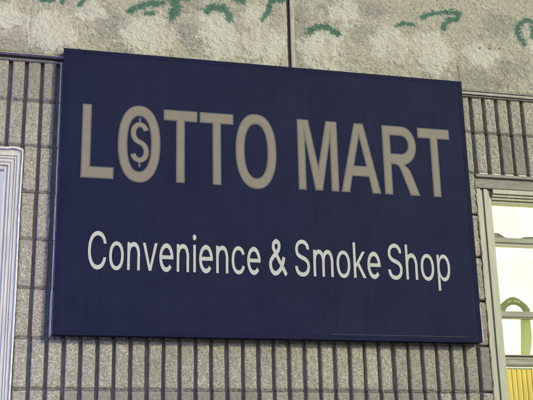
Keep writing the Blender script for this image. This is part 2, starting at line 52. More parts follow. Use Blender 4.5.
class MB:
    """collects boxes and grids, built as one mesh"""
    def __init__(s): s.v = []; s.f = []; s.m = []
    def box(s, x0, x1, y0, y1, z0, z1, mi=0):
        n = len(s.v)
        s.v += [(x0,y0,z0),(x1,y0,z0),(x1,y1,z0),(x0,y1,z0),(x0,y0,z1),(x1,y0,z1),(x1,y1,z1),(x0,y1,z1)]
        for f in ((0,3,2,1),(4,5,6,7),(0,1,5,4),(1,2,6,5),(2,3,7,6),(3,0,4,7)):
            s.f.append(tuple(n+i for i in f)); s.m.append(mi)
    def grid(s, pts, mi=0):
        n = len(s.v); nr, nc = len(pts), len(pts[0])
        for r in pts: s.v += r
        for j in range(nr-1):
            for i in range(nc-1):
                a = n+j*nc+i
                s.f.append((a, a+1, a+nc+1, a+nc)); s.m.append(mi)
    def prism(s, xz, y0, y1, mi=0):
        """polygon in x,z (counter-clockwise seen from -y) extruded from y0 (front) to y1"""
        n = len(s.v); k = len(xz)
        s.v += [(x, y0, z) for x, z in xz] + [(x, y1, z) for x, z in xz]
        s.f.append(tuple(range(n, n+k))); s.m.append(mi)
        s.f.append(tuple(range(n+2*k-1, n+k-1, -1))); s.m.append(mi)
        for i in range(k):
            j = (i+1) % k
            s.f.append((n+j, n+i, n+k+i, n+k+j)); s.m.append(mi)
    def build(s, name, mats, parent=None, smooth=False, bevel=0, loc=None):
        me = bpy.data.meshes.new(name)
        off = Vector(parent.matrix_world.translation) if parent and False else Vector((0,0,0))
        me.from_pydata(s.v, [], s.f)
        me.polygons.foreach_set('material_index', s.m)
        me.update()
        if bevel:
            bm = bmesh.new(); bm.from_mesh(me)
            bmesh.ops.bevel(bm, geom=[e for e in bm.edges if len(e.link_faces) == 2 and e.calc_face_angle(0) > .6],
                            offset=bevel, segments=2, affect='EDGES', profile=.5)
            bm.to_mesh(me); bm.free()
        o = finish(name, me, mats, parent, smooth)
        if parent:                       # geometry is given in world coordinates
            root = parent; t = Vector((0,0,0))
            while root: t += root.location; root = root.parent
            o.location = -t
        return o

def curve_mesh(name, contours, front_y, thick, offset=0.0):
    """closed outlines in x,z -> thin solid letter facing -y"""
    cu = bpy.data.curves.new(name, 'CURVE'); cu.dimensions = '2D'; cu.fill_mode = 'BOTH'
    cu.extrude = thick/2; cu.offset = offset
    for c in contours:
        sp = cu.splines.new('POLY'); sp.points.add(len(c)-1); sp.use_cyclic_u = True
        for p, (x, z) in zip(sp.points, c): p.co = (x, z, 0, 1)
    ob = bpy.data.objects.new(name, cu); COL.objects.link(ob)
    dg = bpy.context.evaluated_depsgraph_get()
    me = bpy.data.meshes.new_from_object(ob.evaluated_get(dg))
    bpy.data.objects.remove(ob); bpy.data.curves.remove(cu)
    for v in me.vertices:
        x, z, d = v.co
        v.co = (x, front_y + thick/2 - d, z)
    return me

# ------------------------------------------------------------------ materials
class N:
    """tiny node-tree writer"""
    def __init__(s, name, rough=.7, metal=0, spec=.4):
        s.m = bpy.data.materials.new(name); s.m.use_nodes = True
        s.t = s.m.node_tree; s.b = s.t.nodes['Principled BSDF']
        s.b.inputs['Roughness'].default_value = rough
        s.b.inputs['Metallic'].default_value = metal
        s.b.inputs['Specular IOR Level'].default_value = spec
        s.tc = s.t.nodes.new('ShaderNodeTexCoord').outputs['Object']
    def new(s, t, **kw):
        n = s.t.nodes.new(t)
        for k, v in kw.items(): setattr(n, k, v)
        return n
    def link(s, a, b): s.t.links.new(a, b)
    def mapping(s, scale):
        n = s.new('ShaderNodeMapping'); n.inputs['Scale'].default_value = scale
        s.link(s.tc, n.inputs['Vector']); return n.outputs[0]
    def noise(s, scale, detail=4, rough=.6, vec=None, dist=0):
        n = s.new('ShaderNodeTexNoise'); n.inputs['Scale'].default_value = scale
        n.inputs['Detail'].default_value = detail; n.inputs['Roughness'].default_value = rough
        n.inputs['Distortion'].default_value = dist
        s.link(vec or s.tc, n.inputs['Vector']); return n.outputs['Fac']
    def voronoi(s, scale, feature='F1', vec=None, out='Distance', rnd=1):
        n = s.new('ShaderNodeTexVoronoi', feature=feature); n.inputs['Scale'].default_value = scale
        n.inputs['Randomness'].default_value = rnd
        s.link(vec or s.tc, n.inputs['Vector']); return n.outputs[out]
    def ramp(s, fac, stops):
        n = s.new('ShaderNodeValToRGB'); e = n.color_ramp.elements
        while len(e) < len(stops): e.new(.5)
        for el, (p, c) in zip(e, stops):
            el.position = p; el.color = (*c, 1) if isinstance(c, tuple) else (c, c, c, 1)
        s.link(fac, n.inputs[0]); return n.outputs[0]
    def math(s, op, a, b=None, c=None, clamp=False):
        n = s.new('ShaderNodeMath', operation=op); n.use_clamp = clamp
        for i, v in enumerate((a, b, c)):
            if v is None: continue
            if isinstance(v, (int, float)): n.inputs[i].default_value = v
            else: s.link(v, n.inputs[i])
        return n.outputs[0]
    def mix(s, f, a, b, blend='MIX'):
        n = s.new('ShaderNodeMix', data_type='RGBA', blend_type=blend)
        for i, v in ((0, f), (6, a), (7, b)):
            if isinstance(v, (int, float)): n.inputs[i].default_value = v
            elif isinstance(v, tuple): n.inputs[i].default_value = (*v, 1)
            else: s.link(v, n.inputs[i])
        return n.outputs[2]
    def attr(s, name):
        n = s.new('ShaderNodeAttribute'); n.attribute_name = name; return n.outputs['Fac']
    def color(s, v):
        if isinstance(v, tuple): s.b.inputs['Base Color'].default_value = (*v, 1)
        else: s.link(v, s.b.inputs['Base Color'])
        return s
    def rough(s, v): s.link(v, s.b.inputs['Roughness']); return s
    def bump(s, h, dist=.002, strength=1):
        n = s.new('ShaderNodeBump'); n.inputs['Distance'].default_value = dist
        n.inputs['Strength'].default_value = strength
        s.link(h, n.inputs['Height']); s.link(n.outputs[0], s.b.inputs['Normal']); return s

# split-face masonry: crushed stone in tan and grey
n = N('split_face_block', rough=.92, spec=.25)
a = n.noise(14, 3); g = n.noise(170, 6, .75, dist=.6); v = n.voronoi(230, out='Color')
sep = n.new('ShaderNodeSeparateColor'); n.link(v, sep.inputs[0])
c = n.ramp(n.math('ADD', n.math('MULTIPLY', g, .7), n.math('MULTIPLY', sep.outputs[0], .3)),
           [(.30, (.16,.145,.118)), (.45, (.32,.293,.235)), (.57, (.43,.398,.322)), (.72, (.74,.69,.565))])
c = n.mix(n.ramp(a, [(.35, 0.), (.7, .35)]), c, (.24,.21,.175))
c = n.mix(n.math('MULTIPLY', n.attr('tint'), .75), c, (.20,.18,.15))
c = n.mix(n.ramp(n.noise(3, 5, .7), [(.45, 0.), (.75, .45)]), c, (.20,.18,.145))
n.color(c).bump(n.math('ADD', g, n.math('MULTIPLY', n.noise(60, 4), .8)), .003)
M_BLOCK = n.m
n = N('moulded_groove', rough=.9, spec=.2)
n.color(n.ramp(n.noise(45, 5), [(.3, (.29,.25,.275)), (.7, (.42,.375,.40))])).bump(n.noise(220, 4), .0015)
M_GROOVE = n.m
n = N('mortar', rough=.95, spec=.15)
n.color(n.ramp(n.noise(60, 5), [(.3, (.11,.105,.10)), (.7, (.26,.245,.22))])).bump(n.noise(160, 5), .003)
M_MORTAR = n.m
n = N('plain_block_face', rough=.9, spec=.2)
n.color(n.ramp(n.noise(120, 5, .7), [(.3, (.25,.235,.195)), (.7, (.40,.375,.31))])).bump(n.noise(240, 4), .0015)
M_PLAIN = n.m

# beam: weathered concrete under flaking cream paint, with torn patches and green remnants
n = N('flaking_painted_concrete', rough=.85, spec=.25)
warp = n.noise(26, 4, .6)
vec = n.new('ShaderNodeMixRGB'); vec.blend_type = 'ADD'; vec.inputs[0].default_value = .05
wn = n.new('ShaderNodeTexNoise'); wn.inputs['Scale'].default_value = 34; wn.inputs['Detail'].default_value = 3
n.link(n.tc, wn.inputs['Vector']); n.link(n.tc, vec.inputs[1]); n.link(wn.outputs['Color'], vec.inputs[2])
crack = n.voronoi(66, 'DISTANCE_TO_EDGE', vec.outputs[0])
fine = n.noise(210, 5, .7); med = n.noise(70, 5, .65, dist=1.2)
pm = n.math('ADD', n.attr('patch'), n.math('MULTIPLY', n.math('SUBTRACT', n.noise(38, 5, .65), .5), 1.3))
pm = n.math('ADD', pm, n.math('MULTIPLY', n.math('SUBTRACT', n.noise(13, 3, .6, dist=.8), .5), 1.7))
pm = n.ramp(pm, [(.38, 0.), (.60, 1.)])
gm = n.math('ADD', n.attr('bare'), n.math('MULTIPLY', n.math('SUBTRACT', n.noise(30, 5, .7), .5), 1.4))
gm = n.math('ADD', gm, n.math('MULTIPLY', n.math('SUBTRACT', n.noise(9, 4, .6, dist=.8), .5), 1.2))
gm = n.ramp(gm, [(.40, 0.), (.66, 1.)])
base = n.ramp(med, [(.28, (.34,.305,.24)), (.42, (.50,.46,.355)), (.65, (.60,.56,.435))])
base = n.mix(n.ramp(n.noise(7, 4), [(.4, 0.), (.68, .5)]), base, (.52,.455,.375))
bare = n.ramp(med, [(.3, (.29,.265,.22)), (.7, (.41,.38,.32))])
cream = n.ramp(fine, [(.3, (.58,.54,.44)), (.65, (.71,.67,.56))])
c = n.mix(n.math('MULTIPLY', gm, .6), base, bare)
c = n.mix(n.math('MULTIPLY', pm, .75), c, cream)
c = n.mix(n.ramp(n.noise(9, 5, .7, vec=n.mapping((1,1,.35))), [(.52, 0.), (.72, .45)]), c, (.36,.27,.18))
pits = n.ramp(n.noise(95, 5, .65, dist=1.5), [(.345, 1.), (.40, 0.)])
pits = n.math('MULTIPLY', pits, n.math('SUBTRACT', 1.0, n.math('MULTIPLY', pm, .7)))
c = n.mix(n.math('MULTIPLY', pits, .8), c, (.13,.115,.095))
cr = n.ramp(crack, [(.0, 1.), (.09, 0.)])
crk = n.math('MULTIPLY', cr, n.ramp(n.noise(17, 3), [(.52, 0.), (.70, .5)]))
c = n.mix(crk, c, (.15,.13,.105))
green = n.math('ADD', n.attr('green'), n.math('MULTIPLY', n.math('SUBTRACT', n.noise(60, 6, .8, dist=1.2), .5), 2.0))
green = n.ramp(green, [(.47, 0.), (.60, .92)])
c = n.mix(green, c, n.ramp(fine, [(.3, (.03,.115,.075)), (.7, (.08,.225,.145))]))
n.color(c)
flake = n.voronoi(58, 'F1', vec.outputs[0])
h = n.math('ADD', n.math('MULTIPLY', n.math('MULTIPLY', med, n.math('SUBTRACT', 1.0, n.math('MULTIPLY', pm, .35))), 1.2), n.math('MULTIPLY', fine, .45))
h = n.math('ADD', h, n.math('MULTIPLY', flake, .7))
h = n.math('SUBTRACT', h, n.math('MULTIPLY', crk, .5))
h = n.math('SUBTRACT', h, n.math('MULTIPLY', pits, .35))
h = n.math('ADD', h, n.math('MULTIPLY', pm, .5))
n.bump(h, .0085, 1)
M_BEAM = n.m

n = N('gap_shade_black', rough=.8); n.color((.02,.021,.028)); M_DARK = n.m  # near-black stands in for shade inside the open joint, recess and holes
n = N('smeared_sealant', rough=.8, spec=.3)
n.color(n.ramp(n.noise(50, 4, vec=n.mapping((3,1,.4))), [(.3, (.30,.285,.245)), (.7, (.43,.41,.355))])).bump(n.noise(90), .002); M_SMEAR = n.m

def paint(name, dark, light, scale=(1,1,1), ns=30, rough=.55, bd=.0008, spec=.4, metal=0):
    n = N(name, rough=rough, spec=spec, metal=metal); v = n.mapping(scale)
    n.color(n.ramp(n.noise(ns, 6, .65, vec=v), [(.3, dark), (.7, light)])).bump(n.noise(ns*3, 4, vec=v), bd)
    return n.m
M_FLASH = paint('weathered_flashing', (.22,.215,.20), (.38,.365,.32), (1,1,3), 25)
M_LINTEL = paint('dirty_lintel', (.19,.175,.145), (.35,.325,.27), (.6,1,3), 34, .8, .003)
M_FRAME = paint('old_cream_frame_paint', (.29,.28,.215), (.43,.415,.32), (3,1,.3), 24, .5)
M_FRAME2 = paint('grey_frame_paint', (.42,.405,.35), (.58,.565,.49), (3,1,.3), 24, .75, .0008, .2)
M_RAIL = paint('dull_rail_paint', (.20,.20,.15), (.32,.31,.24), (.4,1,3), 26, .55)
M_CAULK = paint('white_caulk', (.62,.60,.56), (.82,.80,.76), (1,1,1), 60, .6, .004)
M_OLDCAULK = paint('old_beige_caulk', (.25,.24,.20), (.50,.48,.42), (1,1,1), 60, .8, .004)
M_DEBRIS = paint('grey_lint', (.12,.12,.09), (.30,.30,.21), (1,1,1), 70, .9, .006)
M_DGROUT = paint('dark_caulk', (.07,.065,.06), (.17,.16,.14), (1,1,1), 60, .9, .005)  # darker colour for the lower caulk bead

n = N('navy_vinyl', rough=.65, spec=.05)
mott = n.noise(5, 4, .6); streak = n.noise(60, 3, vec=n.mapping((1,1,.08)))
c = n.mix(n.ramp(mott, [(.35, 0.), (.7, 1.)]), (.0102,.0120,.036), (.0132,.0152,.042))
c = n.mix(n.ramp(streak, [(.45, 0.), (.8, .25)]), c, (.021,.0225,.061))
drip = n.math('MULTIPLY', n.noise(34, 4, .7, vec=n.mapping((1,1,.04))), n.noise(2.2, 3))
c = n.mix(n.ramp(drip, [(.27, 0.), (.42, .05)]), c, (.06,.06,.085))
speck = n.voronoi(34); c = n.mix(n.ramp(speck, [(.02, .12), (.05, 0.)]), c, (.09,.09,.11))
n.color(c).bump(n.math('ADD', mott, n.math('MULTIPLY', n.noise(400, 3), .02)), .0015, .5)
n.rough(n.ramp(n.noise(9, 5), [(.3, .58), (.7, .66)]))
M_NAVY = n.m
n = N('navy_edge_trim', rough=.65, spec=.05)
n.color(n.ramp(n.noise(12, 4, vec=n.mapping((1,1,1))), [(.3, (.0095,.0113,.034)), (.7, (.0122,.0142,.040))])); M_TRIM = n.m
M_RETURN = paint('pale_sign_edge', (.4,.4,.38), (.6,.6,.56), (1,1,1), 40, .45, .0008)
M_TAN = paint('faded_tan_vinyl', (.20,.168,.134), (.225,.19,.153), (1,1,1), 16, .5, .0003, .1)
M_HALO = paint('grey_letter_border', (.115,.110,.112), (.13,.126,.128), (1,1,1), 16, .5, .0003, .1)
M_WHITE = paint('aged_white_vinyl', (.41,.40,.36), (.46,.45,.41), (1,1,1), 14, .5, .0003, .1)

def emit(name, col, strength, var=0.0):
    m = bpy.data.materials.new(name); m.use_nodes = True; t = m.node_tree
    t.nodes.clear()
    e = t.nodes.new('ShaderNodeEmission'); o = t.nodes.new('ShaderNodeOutputMaterial')
    e.inputs[0].default_value = (*col, 1); e.inputs[1].default_value = strength
    t.links.new(e.outputs[0], o.inputs[0])
    if var:
        tc = t.nodes.new('ShaderNodeTexCoord'); no = t.nodes.new('ShaderNodeTexNoise'); no.inputs['Scale'].default_value = 4
        mr = t.nodes.new('ShaderNodeMapRange'); mr.inputs[3].default_value = strength*(1-var); mr.inputs[4].default_value = strength*(1+var)
        t.links.new(tc.outputs['Object'], no.inputs[0]); t.links.new(no.outputs[0], mr.inputs[0]); t.links.new(mr.outputs[0], e.inputs[1])
    return m
M_LIT = emit('lit_frosted_pane', (1., .98, .54), 1.22, .48)
M_LITV = emit('dim_lit_pane', (.50, .53, .66), .7, .1)
M_ADDED_GLOW = emit('added_violet_glow', (.48, .38, 1.), 125)  # emission of the added lamp at left

def see_through(name, tint, rough_mix, col):
    m = bpy.data.materials.new(name); m.use_nodes = True; t = m.node_tree; t.nodes.clear()
    tr = t.nodes.new('ShaderNodeBsdfTransparent'); tr.inputs[0].default_value = (*tint, 1)
    df = t.nodes.new('ShaderNodeBsdfDiffuse')
    no = t.nodes.new('ShaderNodeTexNoise'); no.inputs['Scale'].default_value = 60
    tc = t.nodes.new('ShaderNodeTexCoord'); rp = t.nodes.new('ShaderNodeValToRGB')
    rp.color_ramp.elements[0].color = (*[x*.7 for x in col], 1); rp.color_ramp.elements[1].color = (*col, 1)
    t.links.new(tc.outputs['Object'], no.inputs[0]); t.links.new(no.outputs[0], rp.inputs[0]); t.links.new(rp.outputs[0], df.inputs[0])
    mx = t.nodes.new('ShaderNodeMixShader'); mx.inputs[0].default_value = rough_mix
    o = t.nodes.new('ShaderNodeOutputMaterial')
    t.links.new(tr.outputs[0], mx.inputs[1]); t.links.new(df.outputs[0], mx.inputs[2]); t.links.new(mx.outputs[0], o.inputs[0])
    return m
M_ARCH = see_through('translucent_green_plastic', (.38,.415,.28), .32, (.28,.31,.22))
M_ARCH2 = see_through('thin_green_plastic', (.56,.60,.44), .25, (.38,.40,.28))
M_YEL_SHADE = see_through('yellow_plastic_valley_shade', (.38,.26,.05), .50, (.42,.30,.07))  # darker copy of the yellow plastic, paints shade into the corrugation valleys
M_YEL = see_through('translucent_yellow_plastic', (.60,.50,.19), .45, (.72,.60,.25))

# ------------------------------------------------------------------ dimensions (metres)
PITCH, RX0 = .06695, -.0031            # flutes
COURSE = .2032
ZTOP = 1.4247                          # underside of the beam
GROUND = -2.12
LW = (-1.05, -.010, -1.30, 1.000)      # left window opening x0 x1 z0 z1
RW = (2.053, 2.97, -1.30, 1.013)       # right window opening
WX0, WX1 = -4.2, 6.2
RIBW, GD = .0500, .030

# ------------------------------------------------------------------ setting
mb = MB(); mb.box(-60, 60, -60, 60, GROUND-.3, GROUND)
n = N('asphalt', rough=.9); n.color(n.ramp(n.noise(40, 6), [(.3, (.035,.035,.036)), (.7, (.07,.069,.066))])).bump(n.noise(200), .004)
tag(mb.build('ground', n.m), kind='structure')
mb = MB(); mb.box(-12, 14, -1.9, .3, GROUND, GROUND+.12)
n = N('concrete_paving', rough=.9); n.color(n.ramp(n.noise(12, 6), [(.3, (.25,.24,.22)), (.7, (.36,.35,.32))])).bump(n.noise(120), .002)
tag(mb.build('pavement', n.m, bevel=.01), kind='structure')

# ------------------------------------------------------------------ shop building
shop = empty('shop_building', (0, 0, GROUND+.12),
             'fluted split-face block shop wall with a flaking painted concrete beam above', 'building')

# backing + mortar core
mb = MB()
ys = (GD, .22)
zb, zt = GROUND+.12, ZTOP
mb.box(WX0, LW[0], *ys, zb, zt)
mb.box(LW[1], RW[0], *ys, zb, zt)
mb.box(RW[1], WX1, *ys, zb, zt)
mb.box(LW[0], LW[1], *ys, LW[3], zt); mb.box(LW[0], LW[1], *ys, zb, LW[2])
mb.box(RW[0], RW[1], *ys, RW[3]-.07, zt); mb.box(RW[0], RW[1], *ys, zb, RW[2])
mb.build('groove_backing', M_GROOVE, shop)

mb = MB(); tints = []
def rib(x0, x1, z0, z1, fine, mi, seed, tint, wide=False):
    w = x1-x0
    nx = max(2, round(w/(.004 if fine else .016))); nz = max(3, round((z1-z0)/(.004 if fine else .02)))
    rough = .0008 if wide else .0032
    rows = []
    for j in range(nz+1):
        z = z0+(z1-z0)*j/nz
        row = []
        ed = noise.noise(Vector((seed*3.1, z*38, 1)))*.0016
        er = noise.noise(Vector((seed*3.1, z*38, 9)))*.0016
        fl = min(z-z0, z1-z)
        ch_ = .5+.5*noise.noise(Vector((seed*1.7, j*.01, 4)))
        drop = (.003+.006*ch_)*max(0, 1-fl/(.004+.006*ch_))
        row.append((x0-.0015, GD, z)); 
        for i in range(nx+1):
            t = i/nx
            x = x0+w*t+ed*(1-t)+er*t
            e = min(t, 1-t)*w
            rd = .0022*max(0, 1-e/.004)**1.5
            d = noise.fractal(Vector((x*60, z*45, seed)), .9, 2.1, 4)*rough
            d += noise.noise(Vector((x*16, z*13, seed+5)))*rough*.8
            row.append((x, -d+rd+drop, z))
        row.append((x1+.0015, GD, z))
        rows.append(row)
    b = rows[0]; tp = rows[-1]
    rows = [[(p[0], GD, z0) for p in b]] + rows + [[(p[0], GD, z1) for p in tp]]
    k = len(mb.v); mb.grid(rows, mi); tints.extend([tint]*(len(mb.v)-k))

def subtract(z0, z1, zz0, zz1):
    out = []
    if z0 < zz0: out.append((z0, min(z1, zz0)))
    if z1 > zz1: out.append((max(z0, zz1), z1))
    return [s for s in out if s[1]-s[0] > .01]
i0 = int((WX0-RX0)/PITCH)+1; i1 = int((WX1-RX0)/PITCH)-1
j0 = -10
jn = 7
PL0, PL1 = 35, 39                      # a smooth-faced block stands here, above the right window
for j in range(j0, jn):
    z0 = j*COURSE+.004; z1 = (j+1)*COURSE-.0045
    if j == jn-1: z1 = ZTOP
    z0 = max(z0, zb)
    if z1-z0 < .02: continue
    bj = {}
    for i in range(i0, i1):
        b = (i+(3 if j % 2 else 0))//6
        if b not in bj: bj[b] = (random.uniform(-.0012,.0012), random.uniform(-.002,.002), random.random()**2)
        dx, dz, tn = bj[b]
        if PL0 <= i < PL1 and j >= 5:
            if i == PL0: segs = [(z0, z1)]; x0 = RX0+i*PITCH; x1 = RX0+PL1*PITCH-.018; wide = True
            else: continue
        else:
            x0 = RX0+i*PITCH+dx+random.uniform(-.0012,.0012); x1 = x0+RIBW+random.uniform(-.0015,.0015); wide = False
        segs = [(z0, z1)]
        for (wx0, wx1, wz0, wz1) in (LW, RW):
            if x1 > wx0 and x0 < wx1:
                if x0 < wx0 and wx0-x0 > .02: x1 = wx0-.001
                elif x1 > wx1 and x1-wx1 > .02: x0 = wx1+.001
                else:
                    segs = [s2 for s in segs for s2 in subtract(*s, wz0, wz1)]
        for s in segs:
            vis = -.4 < x0 < 2.7 and s[1] > -.25
            rib(x0, x1, s[0]+(dz if s[0] == z0 else 0)*.5, s[1], vis, 0, i*7.3+j*31.7, tn if not wide else 0, wide)
me_wall = mb.build('block_wall', [M_BLOCK, M_PLAIN], shop, smooth=True)
at = me_wall.data.attributes.new('tint', 'FLOAT', 'POINT'); at.data.foreach_set('value', tints)
# mortar beds, squeezed between the courses over the rib width
mb = MB()
for j in range(j0, jn):
    z = j*COURSE
    if z < zb+.02: continue
    for i in range(i0, i1):
        x0 = RX0+i*PITCH+.001; x1 = x0+RIBW-.002
        if x1 > LW[0] and x0 < LW[1] and LW[2] < z < LW[3]: continue
        if x1 > RW[0] and x0 < RW[1] and RW[2] < z < RW[3]: continue
        if PL0 <= i < PL1 and j >= 5: x1 = x0+PITCH
        vis = -.4 < x0 < 2.7 and z > -.25
        nn = 12 if vis else 2
        rows = [[], [], [], []]
        for k in range(nn+1):
            x = x0+(x1-x0)*k/nn
            y = .005+.006*noise.noise(Vector((x*70, j*9.7, 3)))
            a_ = .0052+.002*noise.noise(Vector((x*80, j*5.1, 8)))
            rows[0].append((x, GD, z-a_)); rows[1].append((x, y, z-a_*.8)); rows[2].append((x, y+.0008, z+a_*.8)); rows[3].append((x, GD, z+a_))
        mb.grid(rows)
mb.build('mortar_bed', M_MORTAR, shop, smooth=True)

# concrete beam: two cast lengths with an open joint
STROKES = [
 ([(.425,1.672),(.461,1.706),(.515,1.722),(.565,1.732)],.0125),([(.493,1.669),(.529,1.678)],.0092),([(.615,1.763),(.633,1.714),(.615,1.662)],.0165),
 ([(.772,1.714),(.804,1.737),(.847,1.737),(.879,1.71),(.879,1.684)],.0138),([(1.035,1.695),(1.065,1.739),(1.08,1.793),(1.134,1.804)],.009),([(1.09,1.799),(1.14,1.81)],.010),
 ([(1.26,1.656),(1.296,1.685),(1.345,1.69),(1.398,1.659)],.0138),([(1.698,1.731),(1.73,1.750),(1.786,1.745)],.0075),([(1.835,1.788),(1.879,1.814),(1.97,1.834)],.009),
 ([(1.942,1.745),(1.971,1.786),(2.02,1.801),(2.033,1.83),(1.985,1.836)],.0120),([(2.341,1.791),(2.346,1.742),(2.369,1.701)],.0126),([(2.347,1.797),(2.394,1.835),(2.432,1.827)],.009),
 ([(2.423,1.793),(2.422,1.738)],.0115),([(.035,1.69),(.086,1.69)],.0092),([(.125,1.704),(.126,1.685)],.0072),([(.204,1.683),(.221,1.715)],.0092),([(.908,1.79),(.946,1.778)],.0125),([(.651,1.767),(.688,1.771)],.0115)]
PATCH = [(.517,1.568,.119,.097),(.826,1.588,.09,.13),(1.046,1.564,.106,.1),(1.32,1.564,.106,.11),(1.665,1.634,.10,.10),(1.874,1.621,.12,.116),(2.442,1.719,.062,.079),(.079,1.549,.119,.088),(1.442,1.763,.079,.07),(-.114,1.601,.088,.053),(1.001,1.70,.066,.066),(2.125,1.619,.088,.062),(.25,1.66,.07,.05)]
BARE = [(-.002,1.455,.2,.053),(.338,1.599,.062,.088),(.707,1.586,.062,.088),(.385,1.482,.062,.044),(1.21,1.66,.034,.3),(2.249,1.792,.1,.07),(1.537,1.668,.053,.053),(2.10,1.483,.15,.053),(1.52,1.808,.176,.044),(.69,1.74,.08,.05),(2.3,1.55,.1,.06)]
def segd(x, z, a, b):
    dx, dz = b[0]-a[0], b[1]-a[1]; t = max(0, min(1, ((x-a[0])*dx+(z-a[1])*dz)/(dx*dx+dz*dz)))
    return math.hypot(x-a[0]-t*dx, z-a[1]-t*dz)
def beam_attr(x, z):
    g = 0
    for pl, w in STROKES:
        if min(p[0] for p in pl)-.05 < x < max(p[0] for p in pl)+.05 and min(p[1] for p in pl)-.05 < z < max(p[1] for p in pl)+.05:
            d = min(segd(x, z, pl[k], pl[k+1]) for k in range(len(pl)-1))
            g = max(g, .5+.34*(1-d/(w*1.45)))
    p = max((.5+.8*(1-math.hypot((x-a)/c, (z-b)/d)) for a, b, c, d in PATCH)); p = max(0, min(1, p))
    r = max((.5+.7*(1-math.hypot((x-a)/c, (z-b)/d)) for a, b, c, d in BARE)); r = max(0, min(1, r))
    return max(0, g), p, r
BY = -.020
def beam(x0, x1, finez):
    xs = []; x = x0
    while x < x1-1e-6:
        xs.append(x); x += .004 if -.4 < x < 2.75 else .03
    xs.append(x1)
    zs = []; z = ZTOP+.004
    while z < 2.55: zs.append(z); z += .004 if z < 2.0 else .03
    zs.append(2.55)
    v = []; at = []
    for z in zs:
        for x in xs:
            g, p, r = beam_attr(x, z)
            d = noise.fractal(Vector((x*34, 3, z*34)), .8, 2.1, 4)*.0028 + noise.noise(Vector((x*7, 8, z*7)))*.003
            d += .0009*max(0, min(1, (p-.3)*2))-.0006*max(0, min(1, (r-.3)*2))
            e = min(z-zs[0], x-x0, x1-x)
            y = BY-d+.006*max(0, 1-e/.008)**2
            cx = -.006+.004*math.sin(z*31)+.006*noise.noise(Vector((0, 0, z*20)))
            if abs(x-cx) < .0035: y += .004
            cx = 2.0+.006*noise.noise(Vector((5, 0, z*30)))
            if abs(x-cx) < .003 and z < 1.57: y += .005
            v.append((x, y, z)); at.append((g, p, r))
    n0 = len(mb.v); nc = len(xs)
    mb.v += v
    for j in range(len(zs)-1):
        for i in range(nc-1):
            a = n0+j*nc+i; mb.f.append((a, a+1, a+nc+1, a+nc)); mb.m.append(0)
    for a in at: A.append(a)
    k = len(mb.v); 
    mb.box(x0, x1, BY+.012, .24, zs[0]+.001, 2.549, 0)
    # skirts joining the rough face to the body
    mb.grid([[(x, BY+.02, zs[0]) for x in xs], [v[i] for i in range(nc)]], 0)
    mb.grid([[(x0, BY+.02, z) for z in zs], [v[j*nc] for j in range(len(zs))]][::-1], 0)
    mb.grid([[(x1, BY+.02, z) for z in zs], [v[j*nc+nc-1] for j in range(len(zs))]], 0)
    A.extend([(0, 0, .6)]*(len(mb.v)-k))
mb = MB(); A = []
beam(WX0, 1.1565, True); beam(1.1690, WX1, True)
bo = mb.build('concrete_beam', M_BEAM, shop, smooth=True)
for nm, k in (('green', 0), ('patch', 1), ('bare', 2)):
    at = bo.data.attributes.new(nm, 'FLOAT', 'POINT'); at.data.foreach_set('value', [a[k] for a in A])
for hx, hz in ((2.127, 1.655), (2.178, 1.655), (2.232, 1.662)):
    mb = MB(); mb.prism([(hx+.0026*math.cos(u)*(1+.3*math.sin(hx*90+2*u)), hz+.0024*math.sin(u)) for u in [w*math.tau/10 for w in range(10)]], BY-.0085, BY+.002)
    mb.build('anchor_hole', M_DARK, bo)
mb = MB(); mb.box(1.1560, 1.1695, BY+.006, .2, ZTOP+.006, 2.54); mb.build('expansion_joint', M_DARK, bo)
mb = MB()
mb.grid([[(1.1705+.018*i/6, BY-.0035-.0015*math.sin(math.pi*i/6)+.001*noise.noise(Vector((i*1.3, 0, z*25))), z) for i in range(7)] for z in [ZTOP+.006+.01*k for k in range(112)]])
mb.build('sealant_smear', M_SMEAR, bo, smooth=True)
mb = MB(); mb.box(WX0-.03, WX1+.03, -.06, .3, 2.555, 2.60); mb.build('coping', M_FLASH, shop, bevel=.006)

# metal flashing under the beam
mb = MB()
mb.box(WX0, WX1, -.027, .01, 1.4220, 1.4262); mb.box(WX0, WX1, -.012, .008, 1.4000, 1.4035)
mb.box(WX0, 1.9, -.004, .008, 1.4035, 1.4220, 1)  # black strip paints the shade in the recess below the lip
mb.box(1.9, WX1, -.020, .008, 1.4075, 1.4215, 0)
mb.build('flashing_strip', [M_FLASH, M_DARK], shop, bevel=.0012)

def caulk(name, pts, r, parent, mat=M_CAULK, amp=.5, step=.008, ph=0):
    """irregular bead along a 3-D polyline"""
    P = []
    for a, b in zip(pts, pts[1:]):
        a, b = Vector(a), Vector(b); k = max(1, int((b-a).length/step))
        P += [a.lerp(b, i/k) for i in range(k)]
    P.append(Vector(pts[-1]))
    mb = MB(); rings = []
    for i, p in enumerate(P):
        d = (P[min(i+1, len(P)-1)]-P[max(i-1, 0)]).normalized()
        u = d.cross(Vector((0, 1, 0))).normalized(); w = Vector((0, 1, 0))
        rr = r*(1+amp*noise.noise(p*45+Vector((ph, 0, 0)))*1.6)
        c = p+u*noise.noise(p*30+Vector((9, ph, 0)))*r*amp
        rings.append([tuple(c+(u*math.cos(t)+w*math.sin(t))*rr) for t in [k*math.tau/8 for k in range(8)]+[0]])
    mb.grid(rings)
    return mb.build(name, mat, parent, smooth=True)

